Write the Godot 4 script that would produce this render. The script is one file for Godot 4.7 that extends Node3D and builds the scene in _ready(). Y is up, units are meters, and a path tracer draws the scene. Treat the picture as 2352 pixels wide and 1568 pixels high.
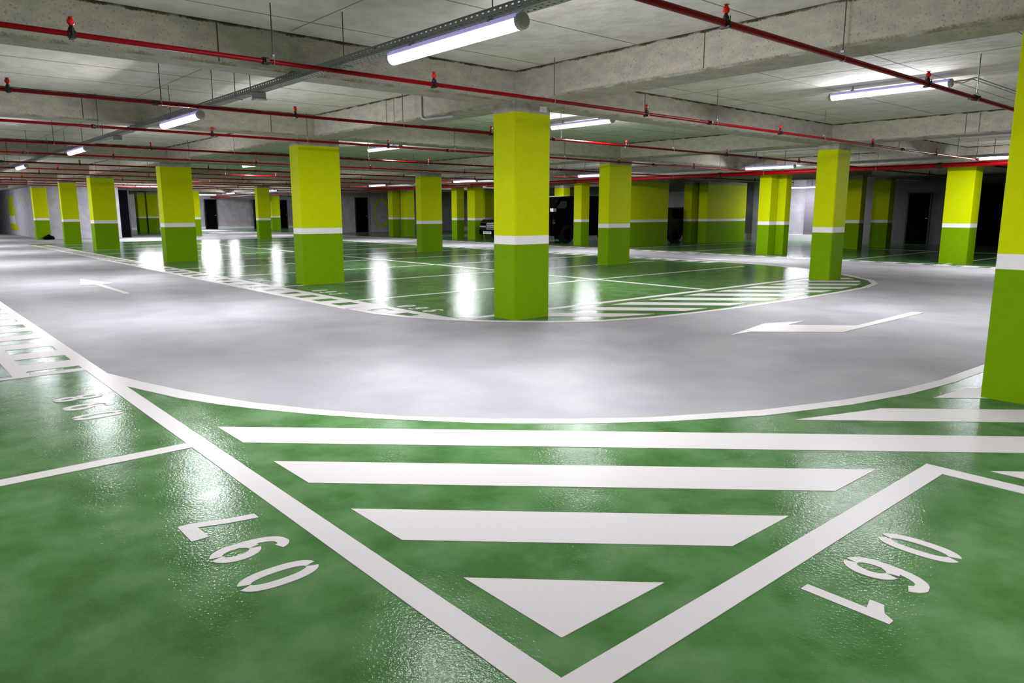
extends Node3D

const W := 2352.0
const H := 1568.0
const FOCAL_PX := 1668.0
const SLAB_Y := 2.80      # underside of the concrete slab
const BEAM_Y := 2.46      # underside of the beams
const PIPE_Y := 2.375
const LAMP_POWER := 3.1
const SIDE := 0.7

var M := {}
var used := {}
var mesh_cache := {}

# ---------------------------------------------------------------- helpers
func numbered(called: String) -> String:
	if not used.has(called):
		used[called] = 0
		return called
	used[called] += 1
	return "%s_%03d" % [called, used[called]]

func tag(o: Node, label: String, category: String, group := "") -> void:
	o.set_meta("label", label)
	o.set_meta("category", category)
	if group != "":
		o.set_meta("group", group)

func thing(called: String, label: String, category: String, at := Vector3.ZERO, turn := 0.0, group := "") -> Node3D:
	var o := Node3D.new()
	o.name = numbered(called)
	add_child(o, true)
	o.position = at
	o.rotation.y = turn
	tag(o, label, category, group)
	return o

func structure(called: String, at := Vector3.ZERO) -> Node3D:
	var o := Node3D.new()
	o.name = called
	add_child(o, true)
	o.position = at
	o.set_meta("kind", "structure")
	return o

func put(called: String, mesh: Mesh, mat: Material, parent: Node3D, at := Vector3.ZERO, basis := Basis()) -> MeshInstance3D:
	var o := MeshInstance3D.new()
	o.name = called
	o.mesh = mesh
	o.material_override = mat
	o.transform = Transform3D(basis, at)
	o.cast_shadow = GeometryInstance3D.SHADOW_CASTING_SETTING_ON
	parent.add_child(o, true)
	return o

func st_new() -> SurfaceTool:
	var st := SurfaceTool.new()
	st.begin(Mesh.PRIMITIVE_TRIANGLES)
	return st

func vtx(st: SurfaceTool, p: Vector3, n: Vector3, uv: Vector2) -> void:
	st.set_normal(n)
	st.set_uv(uv)
	st.add_vertex(p)

func tri(st: SurfaceTool, a: Vector3, b: Vector3, c: Vector3, n: Vector3, ua := Vector2.ZERO, ub := Vector2.ZERO, uc := Vector2.ZERO) -> void:
	vtx(st, a, n, ua)
	if (b - a).cross(c - a).dot(n) > 0.0:
		vtx(st, c, n, uc)
		vtx(st, b, n, ub)
	else:
		vtx(st, b, n, ub)
		vtx(st, c, n, uc)

func quad(st: SurfaceTool, a: Vector3, b: Vector3, c: Vector3, d: Vector3, n: Vector3, ua := Vector2(0, 0), ub := Vector2(1, 0), uc := Vector2(1, 1), ud := Vector2(0, 1)) -> void:
	tri(st, a, b, c, n, ua, ub, uc)
	tri(st, a, c, d, n, ua, uc, ud)

func box(st: SurfaceTool, lo: Vector3, hi: Vector3) -> void:
	var p := [Vector3(lo.x, lo.y, lo.z), Vector3(hi.x, lo.y, lo.z), Vector3(hi.x, hi.y, lo.z), Vector3(lo.x, hi.y, lo.z),
		Vector3(lo.x, lo.y, hi.z), Vector3(hi.x, lo.y, hi.z), Vector3(hi.x, hi.y, hi.z), Vector3(lo.x, hi.y, hi.z)]
	for f in [[0, 1, 2, 3, Vector3.FORWARD], [4, 5, 6, 7, Vector3.BACK], [0, 4, 7, 3, Vector3.LEFT], [1, 5, 6, 2, Vector3.RIGHT], [3, 2, 6, 7, Vector3.UP], [0, 1, 5, 4, Vector3.DOWN]]:
		quad(st, p[f[0]], p[f[1]], p[f[2]], p[f[3]], f[4])

func box_mesh(lo: Vector3, hi: Vector3) -> Mesh:
	var st := st_new()
	box(st, lo, hi)
	return st.commit()

func centre_box(c: Vector3, s: Vector3) -> Mesh:
	return box_mesh(c - s / 2.0, c + s / 2.0)

# a flat sheet of paint or a slab: polygon in (x, z) between two heights
func prism_into(st: SurfaceTool, poly: PackedVector2Array, y0: float, y1: float, bottom := false) -> void:
	var idx := Geometry2D.triangulate_polygon(poly)
	for i in range(0, idx.size(), 3):
		var a := poly[idx[i]]
		var b := poly[idx[i + 1]]
		var c := poly[idx[i + 2]]
		tri(st, Vector3(a.x, y1, a.y), Vector3(b.x, y1, b.y), Vector3(c.x, y1, c.y), Vector3.UP, a, b, c)
		if bottom:
			tri(st, Vector3(a.x, y0, a.y), Vector3(b.x, y0, b.y), Vector3(c.x, y0, c.y), Vector3.DOWN, a, b, c)
	var area := 0.0
	for i in poly.size():
		var p := poly[i]
		var q := poly[(i + 1) % poly.size()]
		area += p.x * q.y - q.x * p.y
	for i in poly.size():
		var p := poly[i]
		var q := poly[(i + 1) % poly.size()]
		var n := Vector3(q.y - p.y, 0, p.x - q.x).normalized() * signf(area)
		quad(st, Vector3(p.x, y0, p.y), Vector3(q.x, y0, q.y), Vector3(q.x, y1, q.y), Vector3(p.x, y1, p.y), n)

func prism(poly: PackedVector2Array, y0: float, y1: float, bottom := false) -> Mesh:
	var st := st_new()
	prism_into(st, poly, y0, y1, bottom)
	return st.commit()

func rect(x0: float, z0: float, x1: float, z1: float) -> PackedVector2Array:
	return PackedVector2Array([Vector2(x0, z0), Vector2(x1, z0), Vector2(x1, z1), Vector2(x0, z1)])

func pts(flat: Array) -> PackedVector2Array:
	var r := PackedVector2Array()
	for i in range(0, flat.size(), 2):
		r.append(Vector2(flat[i], flat[i + 1]))
	return r

# round bar along a polyline
func tube_into(st: SurfaceTool, path: Array, r: float, sides := 10, caps := true) -> void:
	var rings := []
	for i in path.size():
		var d: Vector3
		if i == 0:
			d = path[1] - path[0]
		elif i == path.size() - 1:
			d = path[i] - path[i - 1]
		else:
			d = (path[i] - path[i - 1]).normalized() + (path[i + 1] - path[i]).normalized()
		d = d.normalized()
		var up := Vector3.UP if absf(d.y) < 0.9 else Vector3.RIGHT
		var s := d.cross(up).normalized()
		var u := s.cross(d).normalized()
		var ring := []
		for k in sides:
			var a := TAU * k / sides
			ring.append((s * cos(a) + u * sin(a)))
		rings.append(ring)
	for i in path.size() - 1:
		for k in sides:
			var k2 := (k + 1) % sides
			var n0: Vector3 = rings[i][k]
			var n1: Vector3 = rings[i][k2]
			var m0: Vector3 = rings[i + 1][k]
			var m1: Vector3 = rings[i + 1][k2]
			var a: Vector3 = path[i] + n0 * r
			var b: Vector3 = path[i] + n1 * r
			var c: Vector3 = path[i + 1] + m1 * r
			var d: Vector3 = path[i + 1] + m0 * r
			var nn := (n0 + n1).normalized()
			if (b - a).cross(c - a).dot(nn) > 0.0:
				vtx(st, a, n0, Vector2(k, i)); vtx(st, c, m1, Vector2(k + 1, i + 1)); vtx(st, b, n1, Vector2(k + 1, i))
				vtx(st, a, n0, Vector2(k, i)); vtx(st, d, m0, Vector2(k, i + 1)); vtx(st, c, m1, Vector2(k + 1, i + 1))
			else:
				vtx(st, a, n0, Vector2(k, i)); vtx(st, b, n1, Vector2(k + 1, i)); vtx(st, c, m1, Vector2(k + 1, i + 1))
				vtx(st, a, n0, Vector2(k, i)); vtx(st, c, m1, Vector2(k + 1, i + 1)); vtx(st, d, m0, Vector2(k, i + 1))
	if caps:
		for e in [0, path.size() - 1]:
			var n: Vector3 = (path[0] - path[1]).normalized() if e == 0 else (path[e] - path[e - 1]).normalized()
			for k in sides:
				var a: Vector3 = path[e] + rings[e][k] * r
				var b: Vector3 = path[e] + rings[e][(k + 1) % sides] * r
				tri(st, path[e], a, b, n)

func tube(path: Array, r: float, sides := 10) -> Mesh:
	var st := st_new()
	tube_into(st, path, r, sides)
	return st.commit()

# turned profile round the y axis: list of Vector2(radius, height)
func lathe_into(st: SurfaceTool, prof: Array, sides := 14, centre := Vector3.ZERO) -> void:
	for i in prof.size() - 1:
		var p: Vector2 = prof[i]
		var q: Vector2 = prof[i + 1]
		var t := Vector2(q.y - p.y, -(q.x - p.x)).normalized()
		for k in sides:
			var a0 := TAU * k / sides
			var a1 := TAU * (k + 1) / sides
			var am := (a0 + a1) / 2.0
			var n := Vector3(cos(am) * t.x, t.y, sin(am) * t.x)
			var A := centre + Vector3(cos(a0) * p.x, p.y, sin(a0) * p.x)
			var B := centre + Vector3(cos(a1) * p.x, p.y, sin(a1) * p.x)
			var C := centre + Vector3(cos(a1) * q.x, q.y, sin(a1) * q.x)
			var D := centre + Vector3(cos(a0) * q.x, q.y, sin(a0) * q.x)
			if p.x > 1e-6:
				tri(st, A, B, C, n)
			if q.x > 1e-6:
				tri(st, A, C, D, n)

func lathe(prof: Array, sides := 14) -> Mesh:
	var st := st_new()
	lathe_into(st, prof, sides)
	return st.commit()

func add_to(st: SurfaceTool, m: Mesh, xf := Transform3D()) -> void:
	st.append_from(m, 0, xf)

# ---------------------------------------------------------------- materials
func noise_tex(seed_: int, freq: float, cols: Array, offs: Array, size := 1024, octaves := 5, kind := FastNoiseLite.TYPE_SIMPLEX_SMOOTH, gain := 0.5) -> NoiseTexture2D:
	var n := FastNoiseLite.new()
	n.seed = seed_
	n.noise_type = kind
	n.frequency = freq
	n.fractal_type = FastNoiseLite.FRACTAL_FBM
	n.fractal_octaves = octaves
	n.fractal_gain = gain
	var t := NoiseTexture2D.new()
	t.width = size
	t.height = size
	t.seamless = true
	t.noise = n
	var g := Gradient.new()
	g.offsets = PackedFloat32Array(offs)
	g.colors = PackedColorArray(cols)
	t.color_ramp = g
	return t

func normal_tex(seed_: int, freq: float, strength: float, size := 1024, octaves := 4, gain := 0.5) -> NoiseTexture2D:
	var n := FastNoiseLite.new()
	n.seed = seed_
	n.noise_type = FastNoiseLite.TYPE_SIMPLEX_SMOOTH
	n.frequency = freq
	n.fractal_type = FastNoiseLite.FRACTAL_FBM
	n.fractal_octaves = octaves
	n.fractal_gain = gain
	var t := NoiseTexture2D.new()
	t.width = size
	t.height = size
	t.seamless = true
	t.as_normal_map = true
	t.bump_strength = strength
	t.noise = n
	return t

func mat(col: Color, rough := 0.6, metal := 0.0) -> StandardMaterial3D:
	var m := StandardMaterial3D.new()
	m.albedo_color = col
	m.roughness = rough
	m.metallic = metal
	return m

func world_tex(m: StandardMaterial3D, scale: float) -> void:
	m.uv1_triplanar = true
	m.uv1_world_triplanar = true
	m.uv1_scale = Vector3(scale, scale, scale)

func beam_image() -> ImageTexture:
	# cast concrete with the dirt left along the upper joint and the lower arris
	var w := 1024
	var h := 128
	var img := Image.create(w, h, true, Image.FORMAT_RGB8)
	var n := FastNoiseLite.new()
	n.seed = 11
	n.frequency = 0.012
	n.fractal_octaves = 4
	var f := FastNoiseLite.new()
	f.seed = 5
	f.frequency = 0.11
	f.fractal_octaves = 3
	for x in w:
		# wrap the noise by blending the end of the strip into its start
		var k := clampf((x - (w - 160)) / 160.0, 0.0, 1.0)
		for y in h:
			var a := lerpf(n.get_noise_2d(x, y * 2.0), n.get_noise_2d(x - w, y * 2.0), k)
			var b := lerpf(f.get_noise_2d(x, y), f.get_noise_2d(x - w, y), k)
			var c := Color(0.645, 0.62, 0.57)
			var v := 1.0 + 0.10 * a + 0.05 * b
			c = Color(c.r * v, c.g * v, c.b * v * (1.0 - 0.05 * a))
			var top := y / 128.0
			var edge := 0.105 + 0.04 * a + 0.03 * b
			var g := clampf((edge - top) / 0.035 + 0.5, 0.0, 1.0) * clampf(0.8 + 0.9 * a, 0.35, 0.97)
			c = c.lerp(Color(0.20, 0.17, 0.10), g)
			var low := 1.0 - top
			var g2 := clampf((0.06 + 0.05 * b - low) / 0.03 + 0.5, 0.0, 1.0) * clampf(0.25 + 0.8 * a, 0.0, 0.6)
			c = c.lerp(Color(0.33, 0.30, 0.22), g2)
			if b < -0.56:
				c = c.darkened(0.35)
			img.set_pixel(x, y, c)
	img.generate_mipmaps()
	return ImageTexture.create_from_image(img)

func perforated_image() -> ImageTexture:
	# two staggered rows of oblong holes in galvanised sheet
	var img := Image.create(64, 64, false, Image.FORMAT_RGBA8)
	img.fill(Color(0.55, 0.56, 0.55, 1))
	img.fill_rect(Rect2i(20, 12, 22, 10), Color(0.5, 0.5, 0.5, 0))
	img.fill_rect(Rect2i(20, 40, 22, 10), Color(0.5, 0.5, 0.5, 0))
	return ImageTexture.create_from_image(img)

func make_materials() -> void:
	# floors
	var lane := mat(Color.WHITE, 0.34)
	lane.albedo_texture = noise_tex(3, 0.0035, [Color(0.48, 0.475, 0.485), Color(0.51, 0.505, 0.515), Color(0.54, 0.535, 0.54)], [0.2, 0.5, 0.8], 1024, 6, FastNoiseLite.TYPE_SIMPLEX_SMOOTH, 0.55)
	lane.roughness_texture = noise_tex(8, 0.004, [Color(0.93, 0.93, 0.93), Color(1, 1, 1)], [0.15, 0.85], 512)
	lane.roughness = 0.50
	lane.metallic_specular = 0.07
	lane.normal_enabled = true
	lane.normal_texture = normal_tex(21, 0.012, 3.0, 1024, 4)
	lane.normal_scale = 0.07
	world_tex(lane, 0.17)
	M.lane = lane
	var green := mat(Color.WHITE, 0.22)
	green.albedo_texture = noise_tex(14, 0.0026, [Color(0.215, 0.34, 0.175), Color(0.255, 0.385, 0.22), Color(0.305, 0.42, 0.27)], [0.2, 0.5, 0.8], 2048, 7, FastNoiseLite.TYPE_SIMPLEX_SMOOTH, 0.6)
	green.roughness_texture = noise_tex(18, 0.008, [Color(0.7, 0.7, 0.7), Color(1, 1, 1)], [0.2, 0.8], 1024)
	green.roughness = 0.15
	green.metallic_specular = 0.085
	green.normal_enabled = true
	green.normal_texture = normal_tex(31, 0.055, 6.0, 2048, 4, 0.6)
	green.normal_scale = 0.12
	world_tex(green, 0.45)
	M.green = green
	var white := mat(Color(0.69, 0.67, 0.66), 0.30)
	white.metallic_specular = 0.07
	white.normal_enabled = true
	white.normal_texture = green.normal_texture
	white.normal_scale = 0.06
	world_tex(white, 0.45)
	M.paint = white
	# concrete
	var slab := mat(Color.WHITE, 0.9)
	slab.albedo_texture = noise_tex(41, 0.006, [Color(0.755, 0.74, 0.695), Color(0.80, 0.785, 0.74), Color(0.825, 0.81, 0.77)], [0.2, 0.5, 0.8], 1024, 7, FastNoiseLite.TYPE_SIMPLEX_SMOOTH, 0.62)
	slab.normal_enabled = true
	slab.normal_texture = normal_tex(43, 0.03, 4.0, 512)
	slab.normal_scale = 0.2
	world_tex(slab, 0.4)
	M.slab = slab
	var beam := mat(Color.WHITE, 0.9)
	beam.albedo_texture = beam_image()
	M.beam = beam
	var neck := mat(Color.WHITE, 0.95)
	neck.albedo_texture = noise_tex(47, 0.02, [Color(0.52, 0.50, 0.45), Color(0.58, 0.56, 0.51), Color(0.62, 0.60, 0.56)], [0.2, 0.5, 0.8], 512)
	world_tex(neck, 0.5)
	M.neck = neck
	M.seam = mat(Color(0.50, 0.48, 0.44), 0.95)
	M.joint = mat(Color(0.30, 0.27, 0.21), 0.95)
	# column paint
	M.lime = painted(Color(0.69, 0.735, 0.0), 51)
	M.low = painted(Color(0.395, 0.535, 0.0), 53)
	M.band = painted(Color(0.82, 0.81, 0.80), 55)
	# walls
	var wall := mat(Color.WHITE, 0.85)
	wall.albedo_texture = noise_tex(61, 0.01, [Color(0.60, 0.595, 0.62), Color(0.65, 0.645, 0.67)], [0.3, 0.7], 512)
	world_tex(wall, 0.3)
	M.wall = wall
	M.wall_dark = mat(Color(0.36, 0.345, 0.375), 0.9)
	M.kerb = mat(Color(0.78, 0.78, 0.79), 0.5)
	M.door = mat(Color(0.03, 0.028, 0.034), 0.9)
	M.door.metallic_specular = 0.05
	M.door_frame = mat(Color(0.06, 0.06, 0.07), 0.6)
	# services
	M.red = mat(Color(0.46, 0.0, 0.02), 0.35)
	M.red.metallic_specular = 0.25
	M.red_bulb = mat(Color(0.85, 0.04, 0.02), 0.25)
	M.iron = mat(Color(0.09, 0.02, 0.02), 0.5)
	M.brass = mat(Color(0.65, 0.50, 0.22), 0.35, 0.9)
	M.zinc = mat(Color(0.55, 0.56, 0.56), 0.45, 0.35)
	M.rod = mat(Color(0.30, 0.30, 0.31), 0.5, 0.3)
	var perf := mat(Color.WHITE, 0.5, 0.2)
	perf.albedo_texture = perforated_image()
	perf.transparency = BaseMaterial3D.TRANSPARENCY_ALPHA_SCISSOR
	perf.alpha_scissor_threshold = 0.5
	perf.cull_mode = BaseMaterial3D.CULL_DISABLED
	M.perf = perf
	M.plastic = mat(Color(0.78, 0.78, 0.80), 0.4)
	# the lamp body is translucent and carries some of the tube's light
	var shell := mat(Color(0.75, 0.73, 0.82), 0.4)
	shell.emission_enabled = true
	shell.emission = Color(0.62, 0.57, 0.86)
	shell.emission_energy_multiplier = 0.55
	M.shell = shell
	M.cap = mat(Color(0.62, 0.62, 0.60), 0.5)
	M.conduit = mat(Color(0.70, 0.70, 0.68), 0.5)
	M.box = mat(Color(0.58, 0.58, 0.58), 0.6)
	var glow := mat(Color(0.95, 0.95, 0.97), 0.4)
	glow.emission_enabled = true
	glow.emission = Color(0.95, 0.95, 1.0)
	glow.emission_energy_multiplier = 2.2
	M.glow = glow
	# vehicles
	var black := mat(Color(0.012, 0.012, 0.014), 0.35)
	black.metallic_specular = 0.3
	M.car = black
	M.car_matt = mat(Color(0.008, 0.008, 0.009), 0.8)
	M.car_matt.metallic_specular = 0.12
	M.olive = mat(Color(0.12, 0.12, 0.07), 0.4)
	M.tyre = mat(Color(0.015, 0.015, 0.015), 0.9)
	M.chrome = mat(Color(0.88, 0.88, 0.88), 0.3, 0.5)
	M.plate = mat(Color(0.80, 0.80, 0.84), 0.4)
	M.print = mat(Color(0.08, 0.08, 0.12), 0.5)
	M.decal = mat(Color(0.55, 0.55, 0.55), 0.5)
	var glass := mat(Color(0.6, 0.7, 0.65, 0.12), 0.0)
	glass.transparency = BaseMaterial3D.TRANSPARENCY_ALPHA
	M.glass = glass

func painted(c: Color, s: int) -> StandardMaterial3D:
	var m := mat(Color.WHITE, 0.65)
	m.metallic_specular = 0.15
	m.albedo_texture = noise_tex(s, 0.02, [c.darkened(0.015), c, c.lightened(0.008)], [0.25, 0.5, 0.8], 512)
	m.normal_enabled = true
	m.normal_texture = normal_tex(77, 0.06, 3.0, 512)
	m.normal_scale = 0.06
	world_tex(m, 0.8)
	return m

# ---------------------------------------------------------------- building parts
func column(x0: float, x1: float, z0: float, z1: float, label: String, group := "painted concrete columns of the car park", called := "column") -> Node3D:
	var cx := (x0 + x1) / 2.0
	var cz := (z0 + z1) / 2.0
	var o := thing(called, label, "column" if called == "column" else "wall", Vector3(cx, 0, cz), 0.0, group)
	var hx := (x1 - x0) / 2.0
	var hz := (z1 - z0) / 2.0
	var c := 0.012
	var poly := pts([-hx + c, -hz, hx - c, -hz, hx, -hz + c, hx, hz - c, hx - c, hz, -hx + c, hz, -hx, hz - c, -hx, -hz + c])
	put("lower_paint", prism(poly, 0.0, 0.88), M.low, o)
	put("white_band", prism(poly, 0.88, 0.98), M.band, o)
	put("upper_paint", prism(poly, 0.98, 2.36), M.lime, o)
	put("concrete_neck", prism(poly, 2.36, BEAM_Y + 0.02), M.neck, o)
	return o

# a beam with chamfered lower arrises, its sides mapped for the dirt of the casting
func beam(parent: Node3D, along_x: bool, a0: float, a1: float, b0: float, b1: float) -> void:
	var st := st_new()
	var ch := 0.022
	var y0 := BEAM_Y
	var y1 := SLAB_Y + 0.02
	var conv := func(a: float, b: float, y: float) -> Vector3: return Vector3(a, y, b) if along_x else Vector3(b, y, a)
	var nrm := func(b: float, y: float) -> Vector3: return Vector3(0, y, b).normalized() if along_x else Vector3(b, y, 0).normalized()
	var u0 := a0 / 2.8
	var u1 := a1 / 2.8
	for s in [-1.0, 1.0]:
		var b: float = b0 if s < 0 else b1
		var bi: float = b + ch * -s
		quad(st, conv.call(a0, b, y1), conv.call(a1, b, y1), conv.call(a1, b, y0 + ch), conv.call(a0, b, y0 + ch), nrm.call(s, 0.0), Vector2(u0, 0.0), Vector2(u1, 0.0), Vector2(u1, 0.94), Vector2(u0, 0.94))
		quad(st, conv.call(a0, b, y0 + ch), conv.call(a1, b, y0 + ch), conv.call(a1, bi, y0), conv.call(a0, bi, y0), nrm.call(s, -1.0), Vector2(u0, 0.94), Vector2(u1, 0.94), Vector2(u1, 0.99), Vector2(u0, 0.99))
	quad(st, conv.call(a0, b0 + ch, y0), conv.call(a1, b0 + ch, y0), conv.call(a1, b1 - ch, y0), conv.call(a0, b1 - ch, y0), Vector3.DOWN, Vector2(u0, 0.35), Vector2(u1, 0.35), Vector2(u1, 0.75), Vector2(u0, 0.75))
	for e in [[a0, -1.0], [a1, 1.0]]:
		var n := Vector3(e[1], 0, 0) if along_x else Vector3(0, 0, e[1])
		quad(st, conv.call(e[0], b0, y1), conv.call(e[0], b1, y1), conv.call(e[0], b1, y0), conv.call(e[0], b0, y0), n, Vector2(0, 0.2), Vector2(0.3, 0.2), Vector2(0.3, 0.8), Vector2(0, 0.8))
	put("beam", st.commit(), M.beam, parent)

func lamp(x: float, z: float, y: float, turn: float, label: String, group: String, on_ceiling: bool, energy := 3.2, length := 1.42) -> void:
	var o := thing("tube_lamp", label, "lamp", Vector3(x, y, z), turn, group)
	var key := "lamp%.2f" % length
	if not mesh_cache.has(key):
		var hl := length / 2.0 - 0.02
		# long axis is local z: diffuser is the lower two thirds of an oval, the housing closes it above
		var dif := st_new()
		var hou := st_new()
		var n := 20
		for i in n:
			var a0 := lerpf(-0.60 * PI, 0.60 * PI, i / float(n)) - PI / 2.0
			var a1 := lerpf(-0.60 * PI, 0.60 * PI, (i + 1) / float(n)) - PI / 2.0
			var p := Vector2(cos(a0) * 0.046, sin(a0) * 0.046)
			var q := Vector2(cos(a1) * 0.046, sin(a1) * 0.046)
			var m := (p + q).normalized()
			quad(dif, Vector3(p.x, p.y, -hl), Vector3(q.x, q.y, -hl), Vector3(q.x, q.y, hl), Vector3(p.x, p.y, hl), Vector3(m.x, m.y, 0))
		var e := 0.60 * PI - PI / 2.0
		var ex := cos(e) * 0.046
		var ey := sin(e) * 0.046
		var prof := [Vector2(ex, ey - 0.004), Vector2(ex + 0.003, ey + 0.004), Vector2(ex, ey + 0.012), Vector2(0.022, 0.046), Vector2(-0.022, 0.046), Vector2(-ex, ey + 0.012), Vector2(-ex - 0.003, ey + 0.004), Vector2(-ex, ey - 0.004)]
		for i in prof.size() - 1:
			var p: Vector2 = prof[i]
			var q: Vector2 = prof[i + 1]
			var m := Vector2(q.y - p.y, p.x - q.x).normalized()
			quad(hou, Vector3(p.x, p.y, -hl), Vector3(q.x, q.y, -hl), Vector3(q.x, q.y, hl), Vector3(p.x, p.y, hl), Vector3(m.x, m.y, 0))
		var cap := lathe([Vector2(0.0, 0.03), Vector2(0.036, 0.028), Vector2(0.048, 0.016), Vector2(0.050, -0.012), Vector2(0.0, -0.012)], 20)
		mesh_cache[key] = [dif.commit(), hou.commit(), cap]
	var set_: Array = mesh_cache[key]
	put("diffuser", set_[0], M.glow, o)
	put("housing", set_[1], M.shell, o)
	for s in [-1.0, 1.0]:
		put("end_cap", set_[2], M.cap, o, Vector3(0, 0, s * (length / 2.0 - 0.02)), Basis(Vector3.RIGHT, s * PI / 2.0))
	var top := (SLAB_Y - y) if on_ceiling else 0.08
	if not mesh_cache.has("clip%.2f" % top):
		var c := st_new()
		box(c, Vector3(-0.03, 0.04, -0.012), Vector3(0.03, 0.056, 0.012))
		box(c, Vector3(-0.006, 0.05, -0.006), Vector3(0.006, top, 0.006))
		mesh_cache["clip%.2f" % top] = c.commit()
	for s in [-0.42, 0.42]:
		put("clip", mesh_cache["clip%.2f" % top], M.zinc, o, Vector3(0, 0, s))
	# the oval diffuser shines downwards and to both sides
	for face in [[0.0, 1.0], [-1.0, SIDE], [1.0, SIDE]]:
		var l := AreaLight3D.new()
		l.name = "tube_glow"
		l.area_size = Vector2(0.085 if face[0] == 0.0 else 0.06, length - 0.08)
		l.light_color = Color(0.97, 0.97, 1.0)
		l.light_energy = energy * LAMP_POWER * face[1]
		l.area_range = 60.0
		l.shadow_enabled = true
		var d := Vector3(face[0], (-1.3 if on_ceiling else -1.1) if face[0] != 0.0 else -1.0, 0).normalized()
		l.basis = Basis.looking_at(d, Vector3.BACK)
		l.position = d * 0.0515
		o.add_child(l, true)

func sprinkler_parts(parent: Node3D, at: Vector3, detail: bool) -> void:
	if not mesh_cache.has("saddle"):
		var s := st_new()
		var cyl := st_new()
		tube_into(cyl, [Vector3(-0.022, 0, 0), Vector3(0.022, 0, 0)], 0.025, 14)
		add_to(s, cyl.commit())
		lathe_into(s, [Vector2(0.020, 0.012), Vector2(0.018, 0.036), Vector2(0.011, 0.05), Vector2(0.010, 0.058), Vector2(0, 0.058)], 12)
		box(s, Vector3(-0.012, -0.03, -0.034), Vector3(0.012, -0.014, 0.034))
		tube_into(s, [Vector3(0, -0.02, 0.03), Vector3(0, 0.038, 0.03)], 0.004, 6)
		mesh_cache["saddle"] = s.commit()
		var h := st_new()
		lathe_into(h, [Vector2(0.0, 0.054), Vector2(0.012, 0.056), Vector2(0.021, 0.066), Vector2(0.021, 0.082), Vector2(0.012, 0.094), Vector2(0.007, 0.104), Vector2(0.0, 0.106)], 14)
		mesh_cache["bulb"] = h.commit()
		var d := st_new()
		lathe_into(d, [Vector2(0.0, 0.108), Vector2(0.020, 0.106), Vector2(0.021, 0.104), Vector2(0.0, 0.104)], 12)
		for sx in [-1.0, 1.0]:
			tube_into(d, [Vector3(0.012 * sx, 0.056, 0), Vector3(0.022 * sx, 0.078, 0), Vector3(0.008 * sx, 0.105, 0)], 0.0025, 5)
		mesh_cache["deflector"] = d.commit()
		var all := st_new()
		add_to(all, mesh_cache["bulb"])
		add_to(all, mesh_cache["deflector"])
		mesh_cache["head"] = all.commit()
	var s_ := put("sprinkler", mesh_cache["saddle"], M.iron, parent, at)
	if detail:
		put("bulb", mesh_cache["bulb"], M.red_bulb, s_)
		put("deflector", mesh_cache["deflector"], M.brass, s_)
	else:
		put("bulb", mesh_cache["head"], M.red_bulb, s_)

func hanger_parts(parent: Node3D, at: Vector3, r: float) -> void:
	var key := "hanger%.3f" % r
	if not mesh_cache.has(key):
		var c := st_new()
		var path := []
		for i in 13:
			var a := PI + PI * i / 12.0
			path.append(Vector3(0, sin(a) * (r + 0.004), cos(a) * (r + 0.004)))
		path.push_front(Vector3(0, 0.045, -0.010))
		path.push_back(Vector3(0, 0.045, 0.010))
		tube_into(c, path, 0.0035, 6)
		box(c, Vector3(-0.009, 0.038, -0.013), Vector3(0.009, 0.054, 0.013))
		mesh_cache[key] = c.commit()
		mesh_cache[key + "rod"] = tube([Vector3(0, 0.05, 0), Vector3(0, SLAB_Y - PIPE_Y, 0)], 0.0045, 6)
	var h := put("hanger", mesh_cache[key], M.zinc, parent, at)
	put("rod", mesh_cache[key + "rod"], M.rod, h)

func coupling_part(parent: Node3D, at: Vector3, r: float) -> void:
	var key := "coupling%.3f" % r
	if not mesh_cache.has(key):
		var c := st_new()
		tube_into(c, [Vector3(-0.024, 0, 0), Vector3(0.024, 0, 0)], r + 0.010, 14)
		box(c, Vector3(-0.014, -0.012, -r - 0.032), Vector3(0.014, 0.012, r + 0.032))
		mesh_cache[key] = c.commit()
	put("coupling", mesh_cache[key], M.iron, parent, at)

func pipe_run(z: float, x0: float, x1: float, r: float, label: String, sprinklers: Array, hangers: Array, couplings: Array, detail: bool) -> void:
	var o := thing("sprinkler_pipe", label, "pipe", Vector3(x0, PIPE_Y, z), 0.0, "red sprinkler pipes under the ceiling")
	put("pipe", tube([Vector3.ZERO, Vector3(x1 - x0, 0, 0)], r, 14), M.red, o)
	for x in sprinklers:
		sprinkler_parts(o, Vector3(x - x0, 0, 0), detail)
	for x in hangers:
		hanger_parts(o, Vector3(x - x0, 0, 0) , r)
	for x in couplings:
		coupling_part(o, Vector3(x - x0, 0, 0), r)

# ---------------------------------------------------------------- stencilled numbers
func arc(c: Vector2, rx: float, ry: float, a0: float, a1: float, n := 18, e := 2.0) -> PackedVector2Array:
	var r := PackedVector2Array()
	for i in n + 1:
		var a := deg_to_rad(lerpf(a0, a1, i / float(n)))
		var ca := cos(a)
		var sa := sin(a)
		r.append(c + Vector2(signf(ca) * pow(absf(ca), 2.0 / e) * rx, signf(sa) * pow(absf(sa), 2.0 / e) * ry))
	return r

func stroke(path: PackedVector2Array, w: float) -> Array:
	return Geometry2D.offset_polyline(path, w / 2.0, Geometry2D.JOIN_ROUND, Geometry2D.END_BUTT)

func turn_round(polys: Array) -> Array:
	var r := []
	for p in polys:
		var q := PackedVector2Array()
		for v in p:
			q.append(Vector2(12.0 - v.x, 28.0 - v.y))
		r.append(q)
	return r

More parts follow.
